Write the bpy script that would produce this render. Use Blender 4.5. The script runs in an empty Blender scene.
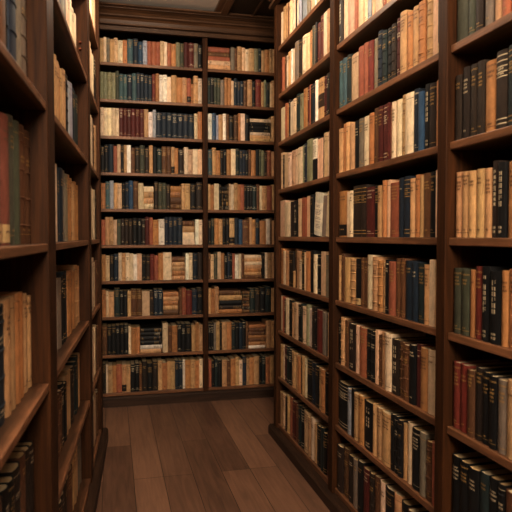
import bpy, math, random
from mathutils import Matrix, Vector
random.seed(7)
C = bpy.context.scene.collection

# ------------------------------------------------------------------ camera
F_PX, YAW, PITCH = 600.0, 0.2349, 0.0337
EYE = Vector((0.0, 0.0, 1.35))
FWD = Vector((math.sin(YAW)*math.cos(PITCH), math.cos(YAW)*math.cos(PITCH), -math.sin(PITCH)))
RGT = Vector((math.cos(YAW), -math.sin(YAW), 0))
UPV = RGT.cross(FWD)
cd = bpy.data.cameras.new('camera')
cam = bpy.data.objects.new('camera', cd)
C.objects.link(cam)
M = Matrix((RGT, UPV, -FWD)).transposed().to_4x4()
M.translation = EYE
cam.matrix_world = M
cd.sensor_width = 36.0
cd.lens = 36.0*F_PX/512.0
cd.clip_start = 0.02
cd.dof.use_dof = True
cd.dof.focus_distance = 2.8
cd.dof.aperture_fstop = 4.6
bpy.context.scene.camera = cam

def project(p):
    d = Vector(p) - EYE
    z = d.dot(FWD)
    if z < 0.05: return None
    return (256 + F_PX*d.dot(RGT)/z, 256 - F_PX*d.dot(UPV)/z)

# ------------------------------------------------------------------ materials
def new_mat(name):
    m = bpy.data.materials.new(name); m.use_nodes = True
    nt = m.node_tree
    for n in list(nt.nodes): nt.nodes.remove(n)
    out = nt.nodes.new('ShaderNodeOutputMaterial')
    b = nt.nodes.new('ShaderNodeBsdfPrincipled')
    nt.links.new(b.outputs[0], out.inputs[0])
    return m, nt, b

def srgb(c):
    return tuple(((x/255.0)/12.92 if x/255.0 <= .04045 else (((x/255.0)+.055)/1.055)**2.4) for x in c) + (1.0,)

def wood(name, dark, light, rough=.42, scale=(2.0, 2.0, 2.0), stretch='Z', spec=.28, lit_worn_edge=None):
    m, nt, b = new_mat(name)
    tc = nt.nodes.new('ShaderNodeTexCoord')
    mp = nt.nodes.new('ShaderNodeMapping')
    s = {'X': (1.5, 26, 26), 'Y': (26, 1.5, 26), 'Z': (26, 26, 1.5)}[stretch]
    mp.inputs['Scale'].default_value = s
    n = nt.nodes.new('ShaderNodeTexNoise'); n.inputs['Scale'].default_value = 1.6
    n.inputs['Detail'].default_value = 6; n.inputs['Roughness'].default_value = .65
    n.inputs['Distortion'].default_value = .6
    r = nt.nodes.new('ShaderNodeValToRGB')
    r.color_ramp.elements[0].position = .3; r.color_ramp.elements[0].color = srgb(dark)
    r.color_ramp.elements[1].position = .72; r.color_ramp.elements[1].color = srgb(light)
    bp = nt.nodes.new('ShaderNodeBump'); bp.inputs['Strength'].default_value = .12; bp.inputs['Distance'].default_value = .002
    L = nt.links.new
    L(tc.outputs['Object'], mp.inputs['Vector']); L(mp.outputs[0], n.inputs['Vector'])
    L(n.outputs[0], r.inputs[0]); L(r.outputs[0], b.inputs['Base Color'])
    L(n.outputs[0], bp.inputs['Height']); L(bp.outputs[0], b.inputs['Normal'])
    if lit_worn_edge:    # light on the front edge, painted in as paler wood; noise adds wear
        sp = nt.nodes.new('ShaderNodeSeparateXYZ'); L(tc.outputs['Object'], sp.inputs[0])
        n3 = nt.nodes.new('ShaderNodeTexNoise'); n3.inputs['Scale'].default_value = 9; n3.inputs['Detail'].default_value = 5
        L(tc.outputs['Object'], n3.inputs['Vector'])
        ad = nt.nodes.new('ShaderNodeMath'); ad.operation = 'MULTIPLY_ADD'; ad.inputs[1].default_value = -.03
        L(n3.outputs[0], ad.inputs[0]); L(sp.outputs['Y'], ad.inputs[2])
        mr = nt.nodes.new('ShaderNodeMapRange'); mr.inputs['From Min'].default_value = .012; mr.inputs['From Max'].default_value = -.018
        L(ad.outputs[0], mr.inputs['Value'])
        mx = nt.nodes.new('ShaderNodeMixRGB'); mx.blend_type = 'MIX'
        br = nt.nodes.new('ShaderNodeMixRGB'); br.blend_type = 'MULTIPLY'; br.inputs[0].default_value = 1; br.inputs[2].default_value = (*lit_worn_edge, 1)
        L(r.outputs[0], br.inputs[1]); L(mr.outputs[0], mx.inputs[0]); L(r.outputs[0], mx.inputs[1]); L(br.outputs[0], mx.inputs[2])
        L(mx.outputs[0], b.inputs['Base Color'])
    b.inputs['Roughness'].default_value = rough
    b.inputs['Specular IOR Level'].default_value = spec
    return m

W_UP = wood('walnut_upright', (42, 25, 13), (82, 50, 26), stretch='Z', rough=.55, spec=.12)
W_SHX = wood('walnut_board_across', (45, 29, 18), (84, 57, 38), stretch='X', lit_worn_edge=(3.7, 3.8, 3.9))
W_PL = wood('walnut_plinth', (42, 29, 20), (74, 52, 37), stretch='X', rough=.5)
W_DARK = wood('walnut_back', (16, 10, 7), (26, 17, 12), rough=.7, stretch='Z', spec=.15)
W_TRIM = wood('walnut_moulding', (58, 40, 27), (104, 74, 51), stretch='X', rough=.36)
W_CEIL = wood('ceiling_panelling', (44, 30, 21), (60, 42, 30), stretch='Y', rough=.5)

def floor_mat():
    m, nt, b = new_mat('oak_planks')
    L = nt.links.new
    tc = nt.nodes.new('ShaderNodeTexCoord')
    mp = nt.nodes.new('ShaderNodeMapping'); mp.inputs['Rotation'].default_value = (0, 0, math.radians(90))
    mp.inputs['Location'].default_value = (.35, .06, 0)
    br = nt.nodes.new('ShaderNodeTexBrick')
    br.inputs['Scale'].default_value = 1.0
    br.inputs['Brick Width'].default_value = 1.5; br.inputs['Row Height'].default_value = .165
    br.inputs['Mortar Size'].default_value = .0022; br.inputs['Mortar Smooth'].default_value = .3
    br.offset = .37; br.offset_frequency = 3
    br.inputs['Color1'].default_value = (0, 0, 0, 1); br.inputs['Color2'].default_value = (1, 1, 1, 1)
    br.inputs['Mortar'].default_value = (.5, .5, .5, 1)
    mp2 = nt.nodes.new('ShaderNodeMapping'); mp2.inputs['Scale'].default_value = (22, 1.6, 1)
    n = nt.nodes.new('ShaderNodeTexNoise'); n.inputs['Scale'].default_value = 1.8; n.inputs['Detail'].default_value = 7
    n.inputs['Distortion'].default_value = .8
    n2 = nt.nodes.new('ShaderNodeTexNoise'); n2.inputs['Scale'].default_value = 2.2; n2.inputs['Detail'].default_value = 4
    L(tc.outputs['Object'], mp.inputs[0]); L(mp.outputs[0], br.inputs['Vector'])
    L(tc.outputs['Object'], mp2.inputs[0]); L(mp2.outputs[0], n.inputs['Vector'])
    L(tc.outputs['Object'], n2.inputs['Vector'])
    add = nt.nodes.new('ShaderNodeMath'); add.operation = 'MULTIPLY_ADD'; add.inputs[1].default_value = .34
    L(br.outputs['Color'], add.inputs[0]); 
    mul = nt.nodes.new('ShaderNodeMath'); mul.operation = 'MULTIPLY'; mul.inputs[1].default_value = .62
    L(n.outputs[0], mul.inputs[0]); L(mul.outputs[0], add.inputs[2])
    add2 = nt.nodes.new('ShaderNodeMath'); add2.operation = 'MULTIPLY_ADD'; add2.inputs[1].default_value = .3
    L(n2.outputs[0], add2.inputs[0]); L(add.outputs[0], add2.inputs[2])
    r = nt.nodes.new('ShaderNodeValToRGB')
    r.color_ramp.elements[0].position = .32; r.color_ramp.elements[0].color = srgb((84, 61, 49))
    r.color_ramp.elements[1].position = .9; r.color_ramp.elements[1].color = srgb((146, 112, 90))
    L(add2.outputs[0], r.inputs[0])
    mx = nt.nodes.new('ShaderNodeMixRGB'); mx.inputs[2].default_value = srgb((52, 33, 26))
    L(br.outputs['Fac'], mx.inputs[0]); L(r.outputs[0], mx.inputs[1]); L(mx.outputs[0], b.inputs['Base Color'])
    b.inputs['Roughness'].default_value = .4; b.inputs['Specular IOR Level'].default_value = .45
    bp = nt.nodes.new('ShaderNodeBump'); bp.inputs['Strength'].default_value = .25; bp.inputs['Distance'].default_value = .003
    L(add.outputs[0], bp.inputs['Height']); L(bp.outputs[0], b.inputs['Normal'])
    return m
FLOOR = floor_mat()

def plaster(name, col):
    m, nt, b = new_mat(name)
    n = nt.nodes.new('ShaderNodeTexNoise'); n.inputs['Scale'].default_value = 6; n.inputs['Detail'].default_value = 5
    r = nt.nodes.new('ShaderNodeValToRGB')
    r.color_ramp.elements[0].color = srgb([c*.93 for c in col]); r.color_ramp.elements[1].color = srgb(col)
    nt.links.new(n.outputs[0], r.inputs[0]); nt.links.new(r.outputs[0], b.inputs['Base Color'])
    b.inputs['Roughness'].default_value = .9
    return m
PLASTER = plaster('ceiling_plaster', (240, 232, 224))
WALLP = plaster('wall_plaster', (92, 74, 56))

def tinted(name, rough, spec, mott=.35, stripes=False):
    m, nt, b = new_mat(name)
    L = nt.links.new
    at = nt.nodes.new('ShaderNodeAttribute'); at.attribute_name = 'tint'
    tc = nt.nodes.new('ShaderNodeTexCoord')
    mp = nt.nodes.new('ShaderNodeMapping')
    n = nt.nodes.new('ShaderNodeTexNoise')
    if stripes:
        mp.inputs['Scale'].default_value = (700, 3, 6); n.inputs['Scale'].default_value = 1.0
    else:
        mp.inputs['Scale'].default_value = (1, 1, .55); n.inputs['Scale'].default_value = 42
    n.inputs['Detail'].default_value = 5; n.inputs['Roughness'].default_value = .7
    r = nt.nodes.new('ShaderNodeMapRange'); r.inputs['From Min'].default_value = .3; r.inputs['From Max'].default_value = .7
    r.inputs['To Min'].default_value = 1-mott; r.inputs['To Max'].default_value = 1+mott*.45
    mx = nt.nodes.new('ShaderNodeMixRGB'); mx.blend_type = 'MULTIPLY'; mx.inputs[0].default_value = 1
    L(tc.outputs['Object'], mp.inputs[0]); L(mp.outputs[0], n.inputs['Vector']); L(n.outputs[0], r.inputs['Value'])
    L(at.outputs['Color'], mx.inputs[1]); L(r.outputs[0], mx.inputs[2]); L(mx.outputs[0], b.inputs['Base Color'])
    b.inputs['Roughness'].default_value = rough; b.inputs['Specular IOR Level'].default_value = spec
    return m
CLOTH = tinted('book_binding', .58, .35)
PAGES = tinted('book_pages', .9, .1, .3, True)
GILT = tinted('gilt_stamping', .45, .5, .25)

# ------------------------------------------------------------------ mesh helpers
class MB:
    def __init__(s): s.v = []; s.f = []; s.c = []; s.m = []
    def box(s, x0, x1, y0, y1, z0, z1, col=(1,1,1,1), mi=0):
        b = len(s.v)
        s.v += [(x, y, z) for z in (z0, z1) for y in (y0, y1) for x in (x0, x1)]
        for q in ((0,2,3,1),(4,5,7,6),(0,1,5,4),(2,6,7,3),(0,4,6,2),(1,3,7,5)):
            s.face([b+i for i in q], col, mi)
    def face(s, idx, col=(1,1,1,1), mi=0): s.f.append(tuple(idx)); s.c.append(col); s.m.append(mi)
    def add(s, o, M):
        b = len(s.v)
        s.v += [tuple(M @ Vector(p)) for p in o.v]
        s.f += [tuple(i+b for i in f) for f in o.f]; s.c += o.c; s.m += o.m
    def mesh(s, name, mats, tint=False):
        me = bpy.data.meshes.new(name)
        me.from_pydata(s.v, [], s.f)
        for m in mats: me.materials.append(m)
        if len(mats) > 1: me.polygons.foreach_set('material_index', s.m)
        if tint:
            a = me.attributes.new('tint', 'FLOAT_COLOR', 'FACE')
            flat = []
            for c in s.c: flat += c
            a.data.foreach_set('color', flat)
        me.update()
        return me

def obj(name, mb, mats, parent=None, tint=False, bevel=0):
    if not isinstance(mats, (list, tuple)): mats = [mats]
    o = bpy.data.objects.new(name, mb.mesh(name, mats, tint))
    C.objects.link(o)
    if parent: o.parent = parent
    if bevel:
        bv = o.modifiers.new('bevel', 'BEVEL'); bv.width = bevel; bv.segments = 2; bv.limit_method = 'ANGLE'
    return o

def empty(name, M, label=None, cat=None, group=None):
    o = bpy.data.objects.new(name, None); C.objects.link(o); o.matrix_world = M; o.empty_display_size = .05
    if label: o['label'] = label
    if cat: o['category'] = cat
    if group: o['group'] = group
    return o

def struct(name, mb, m):
    o = obj(name, mb, m); o['kind'] = 'structure'; return o

# ------------------------------------------------------------------ the room
def room_box(name, m, *a):
    mb = MB(); mb.box(*a); return struct(name, mb, m)
X0, X1, Y0, Y1, ZC = -.78, 1.46, -2.2, 5.2, 3.135
room_box('floor', FLOOR, X0-.1, X1+.1, Y0-.1, Y1+.1, -.1, 0)
room_box('ceiling', PLASTER, X0-.1, X1+.1, Y0-.1, Y1+.1, ZC, ZC+.1)
room_box('wall_left', WALLP, X0-.1, X0, Y0, Y1, 0, ZC)
room_box('wall_right', WALLP, X1, X1+.1, Y0, Y1, 0, ZC)
room_box('wall_back', WALLP, X0-.1, X1+.1, Y1, Y1+.1, 0, ZC)
room_box('wall_front', WALLP, X0-.1, X1+.1, Y0-.1, Y0, 0, ZC)
# panelled soffit over the right hand bookcase, with its edge moulding and a thin batten
mb = MB(); mb.box(.8995, X1, Y0, Y1, ZC-.02, ZC); struct('trim_1', mb, W_CEIL)
mb = MB(); mb.box(.80, .90, Y0, Y1, ZC-.022, ZC-.0005); mb.box(.845, .897, Y0, Y1, ZC-.04, ZC-.022)
struct('trim_2', mb, wood('beam_moulding', (92, 66, 46), (136, 102, 74), stretch='Y'))
mb = MB(); mb.box(1.10, 1.112, Y0, Y1, ZC-.034, ZC-.0205); struct('trim_3', mb, W_TRIM)

# ------------------------------------------------------------------ bookcases
class Unit:
    """A run of shelving. Local x runs left to right as one faces it, local y into it (front edge of the shelves at y = 0), z up."""
    def __init__(s, origin, ang):
        s.o = Vector(origin); s.ang = ang
        s.M = Matrix.Translation(s.o) @ Matrix.Rotation(ang, 4, 'Z')
        s.Mi = s.M.inverted()
    def along(s, u, ydepth):
        """local x of the point of the plane y = ydepth that lies behind picture column u (at eye height)"""
        d = (FWD*F_PX + RGT*(u-256)); d.z = 0
        e = s.Mi @ EYE; dl = (s.Mi.to_3x3() @ d)
        t = (ydepth - e.y)/dl.y
        return e.x + dl.x*t

def sweep(mb, path, prof):
    """path: points in plan, the front lying to the right of the direction of travel; prof: (outward, z)"""
    n = len(path); rings = []
    for i, p in enumerate(path):
        p = Vector(p)
        d0 = (p - Vector(path[i-1])).normalized() if i else None
        d1 = (Vector(path[i+1]) - p).normalized() if i < n-1 else None
        n0 = Vector((d0.y, -d0.x)) if d0 else None
        n1 = Vector((d1.y, -d1.x)) if d1 else None
        if n0 is None: m = n1
        elif n1 is None: m = n0
        else: m = (n0+n1)/(1+n0.dot(n1))
        rings.append([(p.x+m.x*o, p.y+m.y*o, z) for o, z in prof])
    b = len(mb.v); k = len(prof)
    for r in rings: mb.v += r
    for i in range(n-1):
        for j in range(k):
            a0 = b+i*k+j; a1 = b+i*k+(j+1) % k; c0 = a0+k; c1 = a1+k
            mb.face((a0, c0, c1, a1))
    mb.face([b+j for j in range(k)]); mb.face([b+(n-1)*k+j for j in reversed(range(k))])

def cornice_profile(z0, z1, reach, back):
    h = z1-z0
    P = [(0, 0), (.25, 0), (.25, .10), (.05, .13), (.05, .22), (.30, .25), (.30, .32), (.10, .36), (.16, .48), (.28, .56), (.44, .60),
         (.44, .66), (.28, .70), (.42, .80), (.60, .85), (.74, .87), (.74, .90), (.92, .925), (1.0, .93), (1.0, 1.0)]
    return [(-back, z1), (-back, z0)] + [(o*reach, z0+t*h) for o, t in P]

def bookcase(name, label, unit, posts, shelf_z, depth, top, cz, recess, plinth_proud, ends, thick=.026):
    """posts: (x0, x1) of each upright; shelf_z: centre heights per shelf, the last being the base board"""
    r = empty(name, unit.M, label, 'bookcase')
    for a, b in posts:
        mb = MB(); mb.box(a, b, -recess, depth, 0, cz)
        obj('upright', mb, W_UP, r, bevel=.003)
    L, R = posts[0][0], posts[-1][1]
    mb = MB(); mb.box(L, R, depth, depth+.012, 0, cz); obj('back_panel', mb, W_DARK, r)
    for i in range(len(posts)-1):
        a, b = posts[i][1], posts[i+1][0]
        for k in shelf_z[i]:
            z = k
            mb = MB(); mb.box(a, b, 0, depth, z-thick/2, z+thick/2)
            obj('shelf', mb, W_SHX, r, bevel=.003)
    zb = min(min(s) for s in shelf_z)-thick/2
    mb = MB()
    sweep(mb, [(L-ends[0], -recess), (R+ends[1], -recess)],
          [(-.02, 0), (-.02, zb-.002), (plinth_proud-.012, zb-.002), (plinth_proud, zb-.014), (plinth_proud, 0)])
    obj('plinth', mb, W_PL, r)
    mb = MB(); mb.box(L, R, -recess+.0, depth, cz, top-.002)
    obj('top_box', mb, W_UP, r)
    path = [(L, -recess), (R, -recess)]
    if ends[0] > 0: path = [(L, depth)] + path
    if ends[1] > 0: path = path + [(R, depth)]
    mb = MB(); sweep(mb, path, cornice_profile(cz-.02, top, .115, .01))
    obj('cornice', mb, W_TRIM, r)
    return r

RX = 1.0716
RU = Unit((RX, 3.93, 0), -math.pi/2)                       # right hand wall of books; local x = 3.93 - Y
ry = lambda Y: 3.93 - Y
R_POSTS = [(ry(3.905), ry(3.845)), (ry(2.85), ry(2.79)), (ry(1.82), ry(1.766)), (ry(.80), ry(.74))]
RZ = [2.5765-.3114*k for k in range(8)] + [.078]
bookcase('bookcase', 'long dark walnut bookcase along the right side of the aisle', RU, R_POSTS, [RZ, RZ, RZ], .30, 3.08, 2.885, .013, .03, (.03, 0))

LA = math.atan2(1.0, .0496)
LU = Unit((-.1734-.0496*2, 0, 0), LA)
ln = math.hypot(1, .0496); ly = lambda Y: Y*ln
L_POSTS = [(ly(.66), ly(.76)), (ly(1.83), ly(1.965)), (ly(3.14), ly(3.26)), (ly(3.93), ly(4.02))]
LZ = [2.534-.4063*k for k in range(6)] + [.10]
bookcase('bookcase', 'dark walnut bookcase with tall shelves along the left side, blurred near the camera', LU, L_POSTS, [LZ, LZ, LZ], .32, 3.11, 2.94, .004, .032, (0, .02), thick=.024)

lp = bpy.data.objects['bookcase.001']
for zz in (2.305, 2.272):
    mb = MB(); x1 = L_POSTS[2][0]; mb.box(x1-.022, x1-.0002, .024, .036, zz, zz+.009)
    pg_ = obj('shelf_peg', mb, wood('peg_wood', (96, 48, 30), (140, 78, 52)), lp, bevel=.003)
    pg_['label'] = 'reddish shelf peg'

BY = 4.84
BU = Unit((0, BY, 0), 0)
B_POSTS = [(-.145, -.087), (.716, .757), (1.395, 1.44)]
BZ = [2.6855-.284*k for k in range(8)] + [2.6855-.284*8-.018, .092]
bookcase('bookcase', 'tall dark walnut bookcase with a deep cornice closing the far end of the aisle', BU, B_POSTS, [BZ, BZ], .30, 3.11, 2.955, .008, .02, (0, 0), thick=.025)

# ------------------------------------------------------------------ books
COL = {
 'c': ((222, 200, 170), 'cream'), 'w': ((232, 222, 206), 'off-white'), 't': ((196, 158, 116), 'tan'), 'o': ((180, 130, 86), 'ochre'),
 's': ((160, 98, 74), 'terracotta'), 'r': ((116, 54, 44), 'red'), 'm': ((88, 40, 35), 'maroon'), 'b': ((104, 72, 49), 'brown'),
 'd': ((52, 41, 34), 'dark brown'), 'k': ((27, 26, 26), 'black'), 'n': ((38, 48, 60), 'navy'), 'u': ((56, 82, 108), 'blue'),
 'g': ((78, 80, 66), 'olive green'), 'e': ((40, 51, 50), 'dark green'), 'l': ((138, 136, 108), 'sage green'), 'y': ((132, 120, 106), 'grey-brown'),
 'i': ((156, 158, 166), 'pale grey-blue'), 'p': ((214, 180, 148), 'pinkish beige'), 'q': ((72, 96, 100), 'teal'), 'a': ((134, 82, 68), 'reddish-brown')}
GOLD = srgb((168, 134, 82)); INK = srgb((96, 66, 44)); PALE = srgb((206, 190, 160))
PAGE = [srgb((214, 190, 150)), srgb((200, 172, 128)), srgb((222, 202, 168))]

def arc(x, t, bulge): return -bulge*(1-(2*x/t)**2)

def strokes(mb, xa, xb, z0, z1, t, bulge, col, n, rng):
    """a line of stamped lettering across a spine: n small upright strokes and bars that follow its curve"""
    w = (xb-xa)/n
    for i in range(n):
        a = xa+i*w+w*.12; b = xa+(i+1)*w-w*.12
        kind = rng.random()
        def q(x0, x1, za, zb):
            i0 = len(mb.v)
            ya, yb = arc(x0, t, bulge)-.0005, arc(x1, t, bulge)-.0005
            mb.v += [(x0, ya, za), (x1, yb, za), (x1, yb, zb), (x0, ya, zb)]
            mb.face((i0, i0+1, i0+2, i0+3), col)
        q(a, a+(b-a)*.34, z0, z1)
        if kind < .75: q(b-(b-a)*.34, b, z0, z1)
        if kind > .3: q(a, b, (z0+z1)/2-.12*(z1-z0), (z0+z1)/2+.12*(z1-z0))
        if kind > .6: q(a, b, z1-.22*(z1-z0), z1)

def band(mb, z0, z1, t, bulge, col, proud=.0005, k=6):
    b = len(mb.v)
    for i in range(k+1):
        x = -t/2+t*i/k
        y = arc(x, t, bulge)-proud
        mb.v += [(x, y, z0), (x, y, z1)]
    for i in range(k): mb.face((b+2*i, b+2*i+2, b+2*i+3, b+2*i+1), col)

def rib(mb, z, hh, t, bulge, col, k=6):
    b = len(mb.v)
    for i in range(k+1):
        x = -t/2+t*i/k; y = arc(x, t, bulge)
        mb.v += [(x, y+.0005, z-hh), (x, y-.0022, z-hh*.4), (x, y-.0022, z+hh*.4), (x, y+.0005, z+hh)]
    for i in range(k):
        for j in range(3):
            a = b+4*i+j
            mb.face((a, a+4, a+5, a+1), col)

def book_geo(t, d, h, col, style, rng):
    """cover, pages, [(part name, mesh builder, material)] ; spine at y = 0, x across, z up"""
    lj = 1+rng.uniform(-.08, .08)
    base = srgb([max(4, min(250, c*lj*(1+rng.uniform(-.022, .022)))) for c in col])
    bulge = min(.007, t*.16) if style != 'flat' else .0015
    th = min(.0028, t*.12)
    cov = MB(); k = 8
    outer = [(-t/2, d)] + [(-t/2+t*i/k, arc(-t/2+t*i/k, t, bulge)) for i in range(k+1)] + [(t/2, d)]
    ti = t-2*th
    inner = [(-ti/2, d)] + [(-ti/2+ti*i/k, th+arc(-ti/2+ti*i/k, ti, bulge)) for i in range(k+1)] + [(ti/2, d)]
    n = len(outer)
    lev = [(0, 0)]
    if style == 'ribbed':
        nb = rng.choice((4, 5))
        for i in range(nb):
            z = h*(.16+.70*i/(nb-1))
            lev += [(z-.003, 0), (z-.0012, .0022), (z+.0012, .0022), (z+.003, 0)]
    lev.append((h, 0))
    for z, pr in lev:
        cov.v += [(x, y-(pr if 1 < i < n-2 else 0), z) for i, (x, y) in enumerate(outer)]
    T = (len(lev)-1)*n; I0 = len(lev)*n; I1 = I0+n
    cov.v += [(x, y, 0) for x, y in inner] + [(x, y, h) for x, y in inner]
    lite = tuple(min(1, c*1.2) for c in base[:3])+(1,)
    for L in range(len(lev)-1):
        for i in range(n-1):
            p = L*n+i
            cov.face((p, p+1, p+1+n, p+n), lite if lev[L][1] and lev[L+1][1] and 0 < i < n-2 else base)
    for i in range(n-1):
        cov.face((I0+i+1, I0+i, I1+i, I1+i+1), base)
        cov.face((i+1, i, I0+i, I0+i+1), base)
        cov.face((T+i, T+i+1, I1+i+1, I1+i), base)
    q = [L*n for L in range(len(lev))] + [I1, I0]
    cov.face(q, base)
    q = [L*n+n-1 for L in range(len(lev))] + [I1+n-1, I0+n-1]
    cov.face(q[::-1], base)
    pg = MB(); pc = rng.choice(PAGE)
    sq = .003
    pts = [(-ti/2+.0002, d-.005)] + [(-ti/2+.0002+(ti-.0004)*i/k, th+.0006+arc(-ti/2+ti*i/k, ti, bulge)) for i in range(k+1)] + [(ti/2-.0002, d-.005)]
    m = len(pts)
    pg.v += [(x, y, sq) for x, y in pts] + [(x, y, h-sq) for x, y in pts]
    for i in range(m):
        j = (i+1) % m
        pg.face((i, j, m+j, m+i), pc)
    pg.face(list(range(m))[::-1], pc); pg.face([m+i for i in range(m)], pc)
    parts = []
    lum = sum(col)/3
    ink = GOLD if lum < 125 else INK
    if lum < 60 and rng.random() < .35: ink = PALE
    let = MB(); clet = MB(); lab = None
    w = t*.36
    if style == 'ribbed':
        z = h*.72
        for L in range(2):
            strokes(let, -w*.9, w*.9, z, z+.007, t, bulge, ink, rng.randint(3, 5), rng); z -= .011
        for zz in (.08, .93): band(let, h*zz, h*zz+.0018, t, bulge, ink)
        strokes(let, -w*.6, w*.6, h*.11, h*.11+.006, t, bulge, ink, 3, rng)
    elif style == 'titled':
        z = h*rng.uniform(.8, .86); n_l = rng.randint(2, 4)
        for L in range(n_l):
            f = rng.uniform(.65, 1)
            strokes(let, -w*f, w*f, z, z+.0065, t, bulge, ink, rng.randint(3, 6), rng); z -= rng.uniform(.010, .014)
        if rng.random() < .6:
            for zz in (.93, .915, .07): band(let, h*zz, h*zz+.0015, t, bulge, ink)
        if rng.random() < .7: strokes(let, -w*.55, w*.55, h*.1, h*.1+.006, t, bulge, ink, rng.randint(2, 4), rng)
    elif style == 'vertical':
        z = h*.88
        while z > h*.42:
            hh = rng.uniform(.010, .016)
            strokes(let, -w*.62, w*.62, z-hh, z, t, bulge, PALE, 1, rng)
            z -= hh+.004
            if rng.random() < .16: z -= .012
        for L in range(2): strokes(let, -w*.62, w*.62, h*.06+L*.012, h*.06+L*.012+.008, t, bulge, PALE, 2, rng)
    elif style == 'banded':
        for zz in (.93, .86, .79, .72, .66, .12, .06):
            band(let, h*zz, h*zz+.0032, t, bulge, ink)
        strokes(let, -w*.8, w*.8, h*.745, h*.745+.008, t, bulge, ink, 4, rng)
        strokes(let, -w*.8, w*.8, h*.69, h*.69+.006, t, bulge, ink, 4, rng)
    elif style == 'plain':
        if rng.random() < .5: strokes(let, -w*.7, w*.7, h*.8, h*.8+.006, t, bulge, ink, 4, rng)
        if rng.random() < .4: band(let, h*.9, h*.9+.0015, t, bulge, ink)
    elif style in ('label_top', 'label_big', 'label_foot_dark', 'label_foot_pale', 'label_top_dark'):
        lab = MB()
        a, b, lc = {'label_top': (.50, .97, srgb((240, 230, 208))), 'label_big': (.10, .76, srgb((238, 228, 206))),
                    'label_foot_dark': (.03, .27, srgb((38, 30, 26))), 'label_foot_pale': (.02, .16, srgb((206, 178, 132))),
                    'label_top_dark': (.30, .62, srgb((66, 48, 34)))}[style]
        band(lab, h*a, h*b, t*.985, bulge, lc, proud=.0008)
        tc = INK if sum(lc[:3]) > 1 else GOLD
        if style in ('label_big', 'label_top'):
            z = h*b-.012
            while z > h*a+.014:
                f = rng.uniform(.6, 1)
                i0 = len(let.v)
                strokes(let, -w*f, w*f, z-.0035, z, t, bulge+.0008, tc, rng.randint(4, 7), rng)
                z -= rng.choice((.008, .008, .016))
        else:
            strokes(let, -w*.8, w*.8, h*(a+b)/2, h*(a+b)/2+.006, t, bulge+.0008, tc, 4, rng)
            strokes(clet, -w, w, h*.86, h*.86+.007, t, bulge, INK, 4, rng)
            strokes(clet, -w, w, h*.8, h*.8+.007, t, bulge, INK, 3, rng)
    if lab:
        b0 = len(lab.v); lab.v += let.v; lab.f += [tuple(i+b0 for i in f) for f in let.f]; lab.c += let.c
        lab.m = [0]*(len(lab.f)-len(let.f)) + [1]*len(let.f)
        parts.append(('spine_label', lab, [CLOTH, GILT]))
    else: clet = let
    if clet.f:
        let = clet; b0 = len(cov.v); cov.v += let.v; cov.f += [tuple(i+b0 for i in f) for f in let.f]; cov.c += let.c
        cov.m += [1]*len(let.f)
    return cov, pg, parts

ORD = ['', 'first', 'second', 'third', 'fourth', 'fifth', 'sixth', 'seventh', 'eighth', 'ninth', 'tenth', 'eleventh', 'twelfth', 'thirteenth',
       'fourteenth', 'fifteenth', 'sixteenth', 'seventeenth', 'eighteenth', 'nineteenth', 'twentieth', 'twenty-first', 'twenty-second',
       'twenty-third', 'twenty-fourth', 'twenty-fifth', 'twenty-sixth', 'twenty-seventh', 'twenty-eighth', 'twenty-ninth', 'thirtieth']
STYLE_WORD = {'ribbed': 'book with ribbed spine', 'titled': 'book with stamped title', 'plain': 'plain book', 'flat': 'flat-backed book',
              'banded': 'book with gilt-banded spine', 'vertical': 'book lettered down its spine', 'label_top': 'book with tall white label',
              'label_big': 'leaning book with big printed label', 'label_foot_dark': 'book with dark foot label',
              'label_foot_pale': 'book with pale foot label', 'label_top_dark': 'book with dark central label'}

BOOKS = []          # dicts: M (world matrix), t, d, h, col, style, label bits, area

def parse(row):
    out = []; i = 0; row = row.strip()
    for tok in row.split():
        if tok[0] == '[':
            cols, w = tok[1:].split(']'); out.append(('stack', cols, float(w), {}))
        else:
            opt = {}
            body = tok[1:]
            num = ''
            while body and (body[0].isdigit() or body[0] == '.'): num += body[0]; body = body[1:]
            while body:
                kx = body[0]; body = body[1:]; v = ''
                while body and (body[0].isdigit() or body[0] == '.'): v += body[0]; body = body[1:]
                opt[kx] = v
            out.append((tok[0], '', float(num), opt))
    return out

def add_book(unit, x, z, t, d, h, y, code, style, lying=False, lean=0, bits=None, rng=random):
    col, word = COL[code]
    z += .0006; 
    if x < -1 or x + (h if lying else t) > unit.limit-.001: return
    if lying: M = unit.M @ Matrix.Translation((x, y, z+t/2)) @ Matrix.Rotation(math.pi/2, 4, 'Y')
    elif lean:  # leans to the right about its lower right edge; x = that edge
        M = unit.M @ Matrix.Translation((x, y, z)) @ Matrix.Rotation(lean, 4, 'Y') @ Matrix.Translation((-t/2, 0, 0))
    else: M = unit.M @ Matrix.Translation((x+t/2, y, z))
    BOOKS.append(dict(M=M, t=t, d=d, h=h, code=code, style=style, lying=lying, **bits))

def pick_style(code, rng, t):
    r = rng.random()
    if code in 'mdkneb': return 'ribbed' if r < .3 else ('titled' if r < .75 else ('plain' if r < .9 else 'banded'))
    if code in 'cwp': return 'titled' if r < .35 else 'plain' if r < .75 else 'flat'
    return 'titled' if r < .55 else ('plain' if r < .93 else 'ribbed')

OPTSTYLE = {'L': 'label_top_dark', 'W': 'label_top', 'Q': 'label_big', 'B': 'label_foot_dark', 'C': 'label_foot_pale', 'V': 'vertical', 'G': 'banded', 'T': 'titled', 'R': 'ribbed'}

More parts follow.
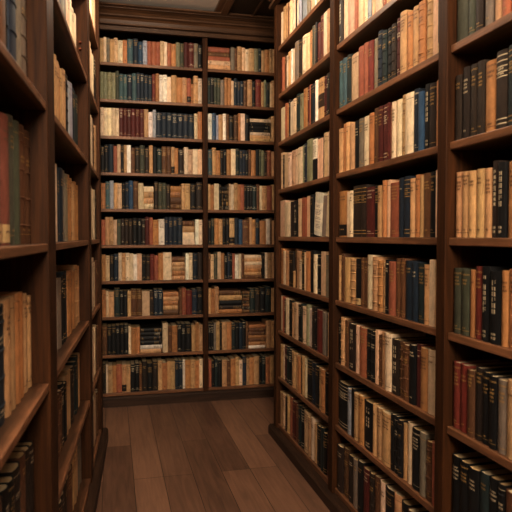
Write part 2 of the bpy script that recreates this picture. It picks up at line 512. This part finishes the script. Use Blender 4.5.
def fill_row(unit, x_lo, x_hi, zshelf, clear, x0, scale, row, y, rowphrase, hmul=(.70, .78), fit=True, maxt=.2, depth=(.15, .2), lean_deg=0, seed=0, grp='', extend=None):
    rng = random.Random(seed)
    unit.limit = x_hi
    items = parse(row)
    u = x0; edges = []
    for it in items:
        a = unit.along(u, y); u += it[2]/scale; b = unit.along(u, y)
        edges.append([a, b])
    lo, hi = edges[0][0], edges[-1][1]
    if fit:
        lean_room = 0
        s = (x_hi-x_lo-.006-lean_room)/(hi-lo)
        edges = [[x_lo+.003+(a-lo)*s, x_lo+.003+(b-lo)*s] for a, b in edges]
    else:
        off = x_lo+.004-lo
        if off > 0: edges = [[a+off, b+off] for a, b in edges]
    count = 0; prev = None; ph = 0
    lean_items = []
    for (code, cols, w, opt), (a, b) in zip(items, edges):
        if code == '_': continue
        if code == 'stack':
            n = len(cols); tot = clear*rng.uniform(.70, .76)
            ts = [tot/n*rng.uniform(.85, 1.15) for _ in cols]; zz = zshelf
            for i in range(n-1, -1, -1):
                hh = min((b-a-.003)*rng.uniform(.94, 1), .30)
                wh = 'top' if i == 0 else 'bottom' if i == n-1 else ORD[i+1]+' from top'
                add_book(unit, a+.0015, zz, ts[i]-.0004, .19, hh, y+rng.uniform(0, .006), cols[i], pick_style(cols[i], rng, .04), lying=True,
                         bits=dict(row=rowphrase, pos=wh+' in flat stack', grp=grp, stack=True), rng=rng)
                zz += ts[i]
            prev = None
            continue
        n = max(1, math.ceil((b-a)/maxt)) if maxt else 1
        for q in range(n):
            aa = a+(b-a)*q/n; bb = a+(b-a)*(q+1)/n
            count += 1
            if prev == code and rng.random() < .8: h = ph*rng.uniform(.985, 1.01)
            else: h = clear*rng.uniform(*hmul)
            if 'h' in opt: h = clear*float(opt['h'])/100
            h = min(h, clear*.93)
            prev = code; ph = h
            st = None
            for kx in opt:
                if kx in OPTSTYLE: st = OPTSTYLE[kx]
            if st is None: st = pick_style(code, rng, bb-aa)
            if 'X' in opt:
                lean_items.append((count, code, st, bb-aa, h)); continue
            add_book(unit, aa+.0004, zshelf, bb-aa-.0008, rng.uniform(*depth), h, y+rng.uniform(0, .008), code, st,
                     bits=dict(row=rowphrase, pos=count, grp=grp, stack=False), rng=rng)
    if lean_items:
        th = math.radians(lean_deg); x = x_hi-.002
        H = max(i[4] for i in lean_items)
        x -= H*math.sin(th)
        for (cnt, code, st, t, h) in reversed(lean_items):
            tt = t*.86
            add_book(unit, x, zshelf+.0002, tt-.0006, .17, h, y+.002, code, st, lean=th, bits=dict(row=rowphrase, pos=cnt, grp=grp, stack=False), rng=rng)
            x -= tt/math.cos(th)

GAP = .3114
def shelf_top(z, th=.026): return z+th/2

# ---- right bookcase, far bay (first shelf of the picture at the top)
R1 = {
 0: "c20 t18 t22 b6 p25 c25 k10 c12 i24 k8 i40 y25 p33 w10 p30 m10 c22 y8 p25 c20 t20 p15",
 1: "m14 s14 b14 c12 t24 w10 c16 y32 d22 c34 p26 o14 g10 y16 k10 m22 r26 c24 t18 t18 p18",
 2: "c34 s18 o14 d8 c26 c26 e24 l26 o18 o14 m12 s12 k8 n28 w18 t48L m16 d18 k14 c24 p10",
 3: "p22 k8 p28 c24 p26 c20 c34 l14 n14 l42 k38W p8 p28 d4 p30 c10 p34",
 4: "p34 c38 d20 k34V p26 s26 s12 p26 k16 w66QX y30X c26X p24X",
 5: "o24 c16 t30 d34 t14h35 b10 t22 c20h62 d18 p14 o36 k28 c26 k36 p36 y26 d34",
 6: "c16 s16 d10 c28 k26 t16 p30 k24 e10 c32 l16 w26 d22 k18 r44 y30 k10 p20 s22",
 7: "t15 c10 m15 e12 k14 t22 t14 o16 k8 t12 c16 k24 n22 k22 t14 o20 k20 p26",
 8: "t14 p12 d8 t12 s10 m18 b12 e12 k12 p22 t14 c14 t12 k20 e14 k14 m10 p18"}
R1X = {8: (278, 5.125), 7: (278, 6.4)}
for k, row in R1.items():
    x0, sc = R1X.get(k, (280, 8.533))
    z = shelf_top(RZ[k]); clear = (RZ[k-1] if k else 2.885)-.013-z
    fill_row(RU, R_POSTS[0][1], R_POSTS[1][0], z, clear, x0, sc, row, .013, (ORD[k+1], 'far bay of right bookcase'), hmul=(.74, .83),
             lean_deg=6.5, seed=100+k, grp='books in the far bay of the right bookcase')
# ---- right bookcase, middle bay
R2 = {
 1: "d16V c16 p26 s16 p20 c18 i12 p18 c24 s16 t18 b14 p20 c20 s16 t20 c20 p20 t18 m14 c20 t20",
 2: "q14T q18T e15T p34 s22 s18 r20 y20T n18R e18R k18R d18R m18 t26 o24 t25 o25 t25 p24 k22C c8",
 3: "t18 o14 t15 t20 k17 y20T c24 o22T b18T m20T m18 m10 s8 c18 c23 t16 c37 n20 u22 k24V d28T o34",
 4: "o33B c12 c14 d38G d21G m34T k16G t18 o16 p14 s38 n20 n24 t22 o19 t18 b30 k20 c14 s21",
 5: "t12 b10 t26 t26 k22C b15 b13 c24 t20 o20 t12 k16 s30T b18 b22T n28T n22T e30T t22 c24 t20 c10",
 6: "k12 t16 b16 d30V p17 s30T k17 k21 p12 b12 t16 c26 d32V b16 b26 k26T m18 o30 c30 c30",
 7: "k32G i13 k9 t15 o16 k30V t13 t15 t30 k12 k11 k14 t13 c16 k26T y20 b20 s26",
 8: "d20T b18 d17 y16 k19 m22 d18 b17 c20 k30 t25 k25 b18 k20 t16 d22 k20 b18"}
for k, row in R2.items():
    x0, sc = (336, 3.607) if k >= 7 else (339.5, 4.571)
    z = shelf_top(RZ[k]); clear = RZ[k-1]-.013-z
    fill_row(RU, R_POSTS[1][1], R_POSTS[2][0], z, clear, x0, sc, row, .013, (ORD[k], 'middle bay of right bookcase'), hmul=(.74, .82),
             seed=200+k, grp='books in the middle bay of the right bookcase')
# ---- right bookcase, near bay (runs out of the frame)
R3 = {
 1: (453, 6, "g60 d50 t50 b50 c50 k60 t60 m60"),
 2: (452.6, 6.4, "g72T _2 g46 _4 d46 _14 y42 _8 t50 _4 s50 _10 t60 o60 k70 b70 t80"),
 3: (453.4, 5.69, "d35T _3 d38T _2 d38T _2 d40T _3 o65 _2 d63G _3 e60G k60 t70 b70 k80"),
 4: (453.5, 5.386, "t41T t37T t38T t38T t41T _2 d32V _2 k43V _6 o60T b60 t60 k70 c70"),
 5: (452.2, 5.386, "g40T _2 g41T _4 o28 r40T k40V _5 k56V _3 o37T o50 t60 d60 m70"),
 6: (449.0, 4.65, "r33 r37 _1 b30T d34T k33T _3 k33T _2 y43T _2 t45 c50 k60 b60"),
 7: (448.0, 6.4, "k55T k53T k65T e60T k60T k45 _5 b75 d80 t80 k90")}
for k, (x0, sc, row) in R3.items():
    rr = random.Random(k)
    row += ''.join(' %s%d' % (rr.choice('btkomcdge'), 60+i*9+rr.randint(0, 25)) for i in range(16))
    z = shelf_top(RZ[k]); clear = RZ[k-1]-.013-z
    fill_row(RU, R_POSTS[2][1], R_POSTS[3][0], z, clear, x0, sc, row, .015, (ORD[max(k-1, 1)], 'near bay of right bookcase'), hmul=(.73, .79),
             fit=False, seed=300+k, depth=(.16, .2), grp='books in the near bay of the right bookcase')
# ---- back bookcase, left bay
BA = [
 "t17 c13 y14T t18 p18 c22 o19 q25T n24T u20T i20 s18 s20 s18 p18 c14 s18 o20 l18 g17 m20 m24 y18T k18T",
 "l16 l16 l20 l18 g16 q18T q18T n22T q20T n17T n17T n18T n18T r16 o16 w18 w18 c18 t25 o24 t22 s18B o12h60 t20 c18",
 "c17 c17 c17 c17 c17 m18T m18T m18T m19T m19T m20T t20 w20 i15 n24T n24T n24T n25T n25T n24T n26T c16 o20",
 "k17 k17T n24 s16 p16 k14T t14T w18 b18 d22T g22T d20 t17 k18 e22T b22 b20 t16B o16 d26T c20 p20 c22 p20",
 "o20 q19 i18 t16 p20 k15 n16 u20 b22 c24 [cttc]47 d18T g18T g18T d18T [oobb]50 t17 t22 k26 d28",
 "s18 t18 t18 p17 g17T d17T d17T d18T k22T k20T d16 m18 s16 o26 w27 n17T n20T n21T n22T [btcc]58 w16 c16",
 "o18 p18 k19T n20T c16 t16 c17 c18 w17 p21 k18 d19 r18 s18 o22 c38 [bttot]62 w15 c17 n22 d22",
 "o18 p13 t24 e26 k16 k18 t16 b26 b24 p34 d18 n20T n22T [ototb]72 b13 s18 r27 n24 k24",
 "b22 k19T k19T k19T k19T k19T c12 o20 o20 [kkkkwt]100 c24 b18 o24 k18T k19T k26T t17 o16 t17",
 "d15 c9 t20 o17 s24 t20B t18 k20T k19T b12 d22T k25T d23T t19 o22 t16 t18 n17T n17T w11 o24 t20 o18 c16"]
for k, row in enumerate(BA):
    z = BZ[k]+.0125; clear = (BZ[k-1]-.0125 if k else 2.93)-z
    fill_row(BU, B_POSTS[0][1], B_POSTS[1][0], z, clear, 101+.4*k, 4.655, row, .012, (ORD[k+1], 'left bay of back bookcase'), hmul=(.76, .86),
             seed=400+k, grp='books in the left bay of the back bookcase')
BB = [
 "[sbspt]155 y26 b18 t32 p22 c24 t38 l27 e20 t22 o32 t20",
 "e17T k24T g22T g22T y27 o24 o22 p18 n24T n20T n22T b26 t32 k22 r38 t20 l14 e26T c12",
 "w28 u27 i16 t30 w22 b20 k32 b30 o16 c30 k32T [ckkkctt]145",
 "q28 t26 o30 k20 k22T o30 c32 e26 n20T n20T k20T b18 o32 k22 g16 l20 d18 s30",
 "t16 o24 c34 k18 [kdkkdk]50 p12 c22 t24 o20 s26 k16T k22T k18T e28T b20 c18 t32 s34",
 "k20T e22T o30 t26 k22T k24T t36B n28 u26 b48 t18 o22 n30T o42 w28 b12",
 "b16 p22 g24 p24 o24 k20 n20 k14 s18 w26 c18 b20 [ctctotb]122 k18 c20 t28",
 "t18 o26 t28 [btkdo]160 [bdbdbdb]52 e36 d34 k36 e40",
 "k16 k20 y16 t26 k14 t34 o32 e26 k26 n24 k22 b18 [obbobow]122 t34",
 "s20 k22T e20T k30 t34 b26 o34 t24 c24 n26 t20 o32 t36 k18 e26 o30"]
for k, row in enumerate(BB):
    z = BZ[k]+.0125; clear = (BZ[k-1]-.0125 if k else 2.93)-z
    fill_row(BU, B_POSTS[1][1], B_POSTS[2][0], z, clear, 207.5, 6.827, row + " t30 k30 c30 b30 o30", .012, (ORD[k+1], 'right bay of back bookcase'), hmul=(.76, .86),
             fit=False, seed=500+k, grp='books in the right bay of the back bookcase')
# ---- left bookcase, near bay (LZ index = level, 1 is the first level seen)
LGAP = .4063
def far_rows(posts, rows, which, seed, hm, set_back):
    for k, (x0, sc, row) in rows.items():
        z = LZ[k]+.012; clear = (LZ[k-1] if k else 2.94)-.012-z
        fill_row(LU, posts[0], posts[1], z, clear, x0, sc, row, set_back, (ORD[k+1], which+' bay of left bookcase'), hmul=hm, maxt=.105,
                 seed=seed+k, depth=(.2, .24), grp='books in the %s bay of the left bookcase' % which)
far_rows((L_POSTS[2][1], L_POSTS[3][0]), {
 0: (91.5, 5.683, "c10 t6 c8 p8"), 1: (91.5, 5.683, "c10 p8 c10 d6"), 2: (91.5, 5.683, "t12 c8 d6 t8"), 3: (91.5, 5.683, "b8 c10 c8 k6"),
 4: (92, 5.683, "d8 c10 c8 b6"), 5: (92, 5.683, "k8 c10 c10 b6"), 6: (93, 5.683, "k8 d10 c10 b6")}, 'far', 650, (.70, .80), .018)

def left_row(which, lo, hi, k, x0, sc, row, ordn, hm):
    # measured from the picture; laid from the far end of the bay towards the camera, the rest of the bay beyond the frame is filled up
    z = LZ[k]+.012; clear = LZ[k-1]-.012-z
    unit = LU; y = .047; unit.limit = hi
    rng = random.Random((700 if which == 'near' else 600)+k)
    items = parse(row); u = x0; ed = []
    for it in items:
        a = unit.along(u, y); u += it[2]/sc; ed.append((it, a, unit.along(u, y)))
    shift = hi-.004-ed[-1][2]
    vis = [(it, a+shift, b+shift) for it, a, b in ed]
    x = vis[0][1]; extra = []
    while x-.07 > lo+.005:
        t = rng.uniform(.045, .07); extra.append((x-t, x)); x -= t
    c = 0
    for (it, a, b) in vis:
        n = max(1, math.ceil((b-a)/.105))
        for q in range(n):
            c += 1
            aa, bb = a+(b-a)*q/n, a+(b-a)*(q+1)/n
            st = next((OPTSTYLE[o] for o in it[3] if o in OPTSTYLE), None) or pick_style(it[0], rng, .04)
            add_book(unit, aa+.0005, z, bb-aa-.001, rng.uniform(.2, .24), clear*rng.uniform(*hm), y+rng.uniform(0, .006), it[0], st,
                     bits=dict(row=(ORD[ordn], which+' bay of left bookcase'), pos=c, grp='books in the %s bay of the left bookcase' % which, stack=False))
    for a, b in extra:
        add_book(unit, a+.0005, z, b-a-.001, .2, clear*rng.uniform(*hm), y+.003, rng.choice('tbkdom'), 'plain',
                 bits=dict(row=(ORD[ordn], which+' bay of left bookcase'), pos=0, grp='', stack=False, hidden=True))
for k, x0, sc, row, hm in (
    (1, 57, 5.683, "d20 y22 p24 c28 c16", (.70, .78)),
    (2, 52.5, 5.683, "t30 t22 o10 t26 k14 i22 n10 e22", (.72, .80)),
    (3, 54, 5.117, "c28 n24 k6 y20 o15 t20 o20", (.68, .76)),
    (4, 56.5, 5.383, "y36 k18 n14 o16 o24 t22", (.68, .76)),
    (5, 58.8, 5.683, "s35 b18 k20 t24 d18 e13 t14", (.60, .68)),
    (6, 66, 5.571, "k36 d28 b24 t22 y14", (.58, .64))):
    left_row('middle', L_POSTS[1][1], L_POSTS[2][0], k, x0, sc, row, k, hm)
for k, x0, sc, row, hm in (
    (2, 0, 5.683, "b22 b38 k10 n38 y32 y36R", (.8, .86)),
    (3, 0, 3.2, "a46C g30 b32R", (.78, .86)),
    (4, 0, 4.267, "n40 t40 o34 t32", (.66, .73)),
    (5, 0, 5.117, "b75 k45 d28 b20 d36", (.62, .67))):
    left_row('near', L_POSTS[0][1], L_POSTS[1][0], k, x0, sc, row, k-1, hm)

# ---- which books show largest: those become objects with parts, the small rest one mass
def shown(b):
    t, h = b['t'], b['h']
    P = [project(b['M'] @ Vector(p)) for p in ((-t/2, 0, 0), (t/2, 0, 0), (t/2, 0, h), (-t/2, 0, h))]
    if any(p is None for p in P) or b.get('hidden'): return 0
    if 'back bookcase' in b['row'][1] and min(p[0] for p in P) > 270: return 0
    Q = [(min(512, max(0, x)), min(512, max(0, y))) for x, y in P]
    return abs(sum(Q[i][0]*Q[(i+1) % 4][1]-Q[(i+1) % 4][0]*Q[i][1] for i in range(4)))/2
for b in BOOKS: b['area'] = shown(b)
rank = sorted(BOOKS, key=lambda b: -b['area'])
N_OBJ = 300
chosen = set(id(b) for b in rank[:N_OBJ])
print('BOOKS', len(BOOKS), 'seen', sum(b['area'] > 8 for b in BOOKS), 'cut', rank[min(N_OBJ, len(rank)-1)]['area'])
mass = MB()
for i, b in enumerate(BOOKS):
    rng = random.Random(9000+i)
    cov, pg, parts = book_geo(b['t'], b['d'], b['h'], COL[b['code']][0], b['style'], rng)
    if id(b) in chosen:
        word = COL[b['code']][1]; where = b['row'][0]+' row down, '+b['row'][1]
        if b['stack']: lab = '%s book lying %s, %s' % (word, b['pos'], where)
        else: lab = '%s %s, %s from left, %s' % (word, STYLE_WORD[b['style']], ORD[b['pos']], where)
        if len(lab.replace('-', ' ').split()) > 16: lab = '%s book, %s from left, %s' % (word, ORD[b['pos']], where)
        r = empty('book', b['M'], lab, 'book', b['grp'])
        obj('cover', cov, [CLOTH, GILT], r, True); obj('page_block', pg, PAGES, r, True)
        for nm, mbx, mt in parts: obj(nm, mbx, mt, r, True)
    else:
        pg.m = [2]*len(pg.f)
        for src in [cov, pg] + [p[1] for p in parts]: mass.add(src, b['M'])
mo = obj('books', mass, [CLOTH, GILT, PAGES], None, True)
mo['kind'] = 'stuff'; mo['label'] = 'many small books filling the rows of the back bookcase and far shelves'; mo['category'] = 'books'

# ------------------------------------------------------------------ light
def area(name, loc, rot, size, power, col):
    l = bpy.data.lights.new(name, 'AREA'); l.shape = 'RECTANGLE'; l.size, l.size_y = size; l.energy = power; l.color = col
    o = bpy.data.objects.new(name, l); o.location = loc; o.rotation_euler = rot; C.objects.link(o); return o
def point(name, loc, power, col, r=.08):
    l = bpy.data.lights.new(name, 'POINT'); l.energy = power; l.color = col; l.shadow_soft_size = r
    o = bpy.data.objects.new(name, l); o.location = loc; C.objects.link(o); return o
WARM = (1.0, .845, .665)
point('ceiling_lamp', (.32, 3.4, 2.84), 21, WARM, .10)
point('ceiling_lamp', (.2, 2.15, 2.95), 29, WARM, .10)
point('ceiling_lamp', (.2, .3, 2.98), 24, WARM, .10)
area('added_front_key', (.12, -1.7, 2.7), (math.radians(84), 0, 0), (.9, .7), 128, WARM)  # unseen frontal key added behind the camera, not a fitting of the room
w = bpy.data.worlds.new('world'); bpy.context.scene.world = w; w.use_nodes = True
w.node_tree.nodes['Background'].inputs[0].default_value = (.02, .016, .012, 1)
vs = bpy.context.scene.view_settings
vs.view_transform = 'Standard'; vs.look = 'None'; vs.exposure = .48; vs.gamma = .82
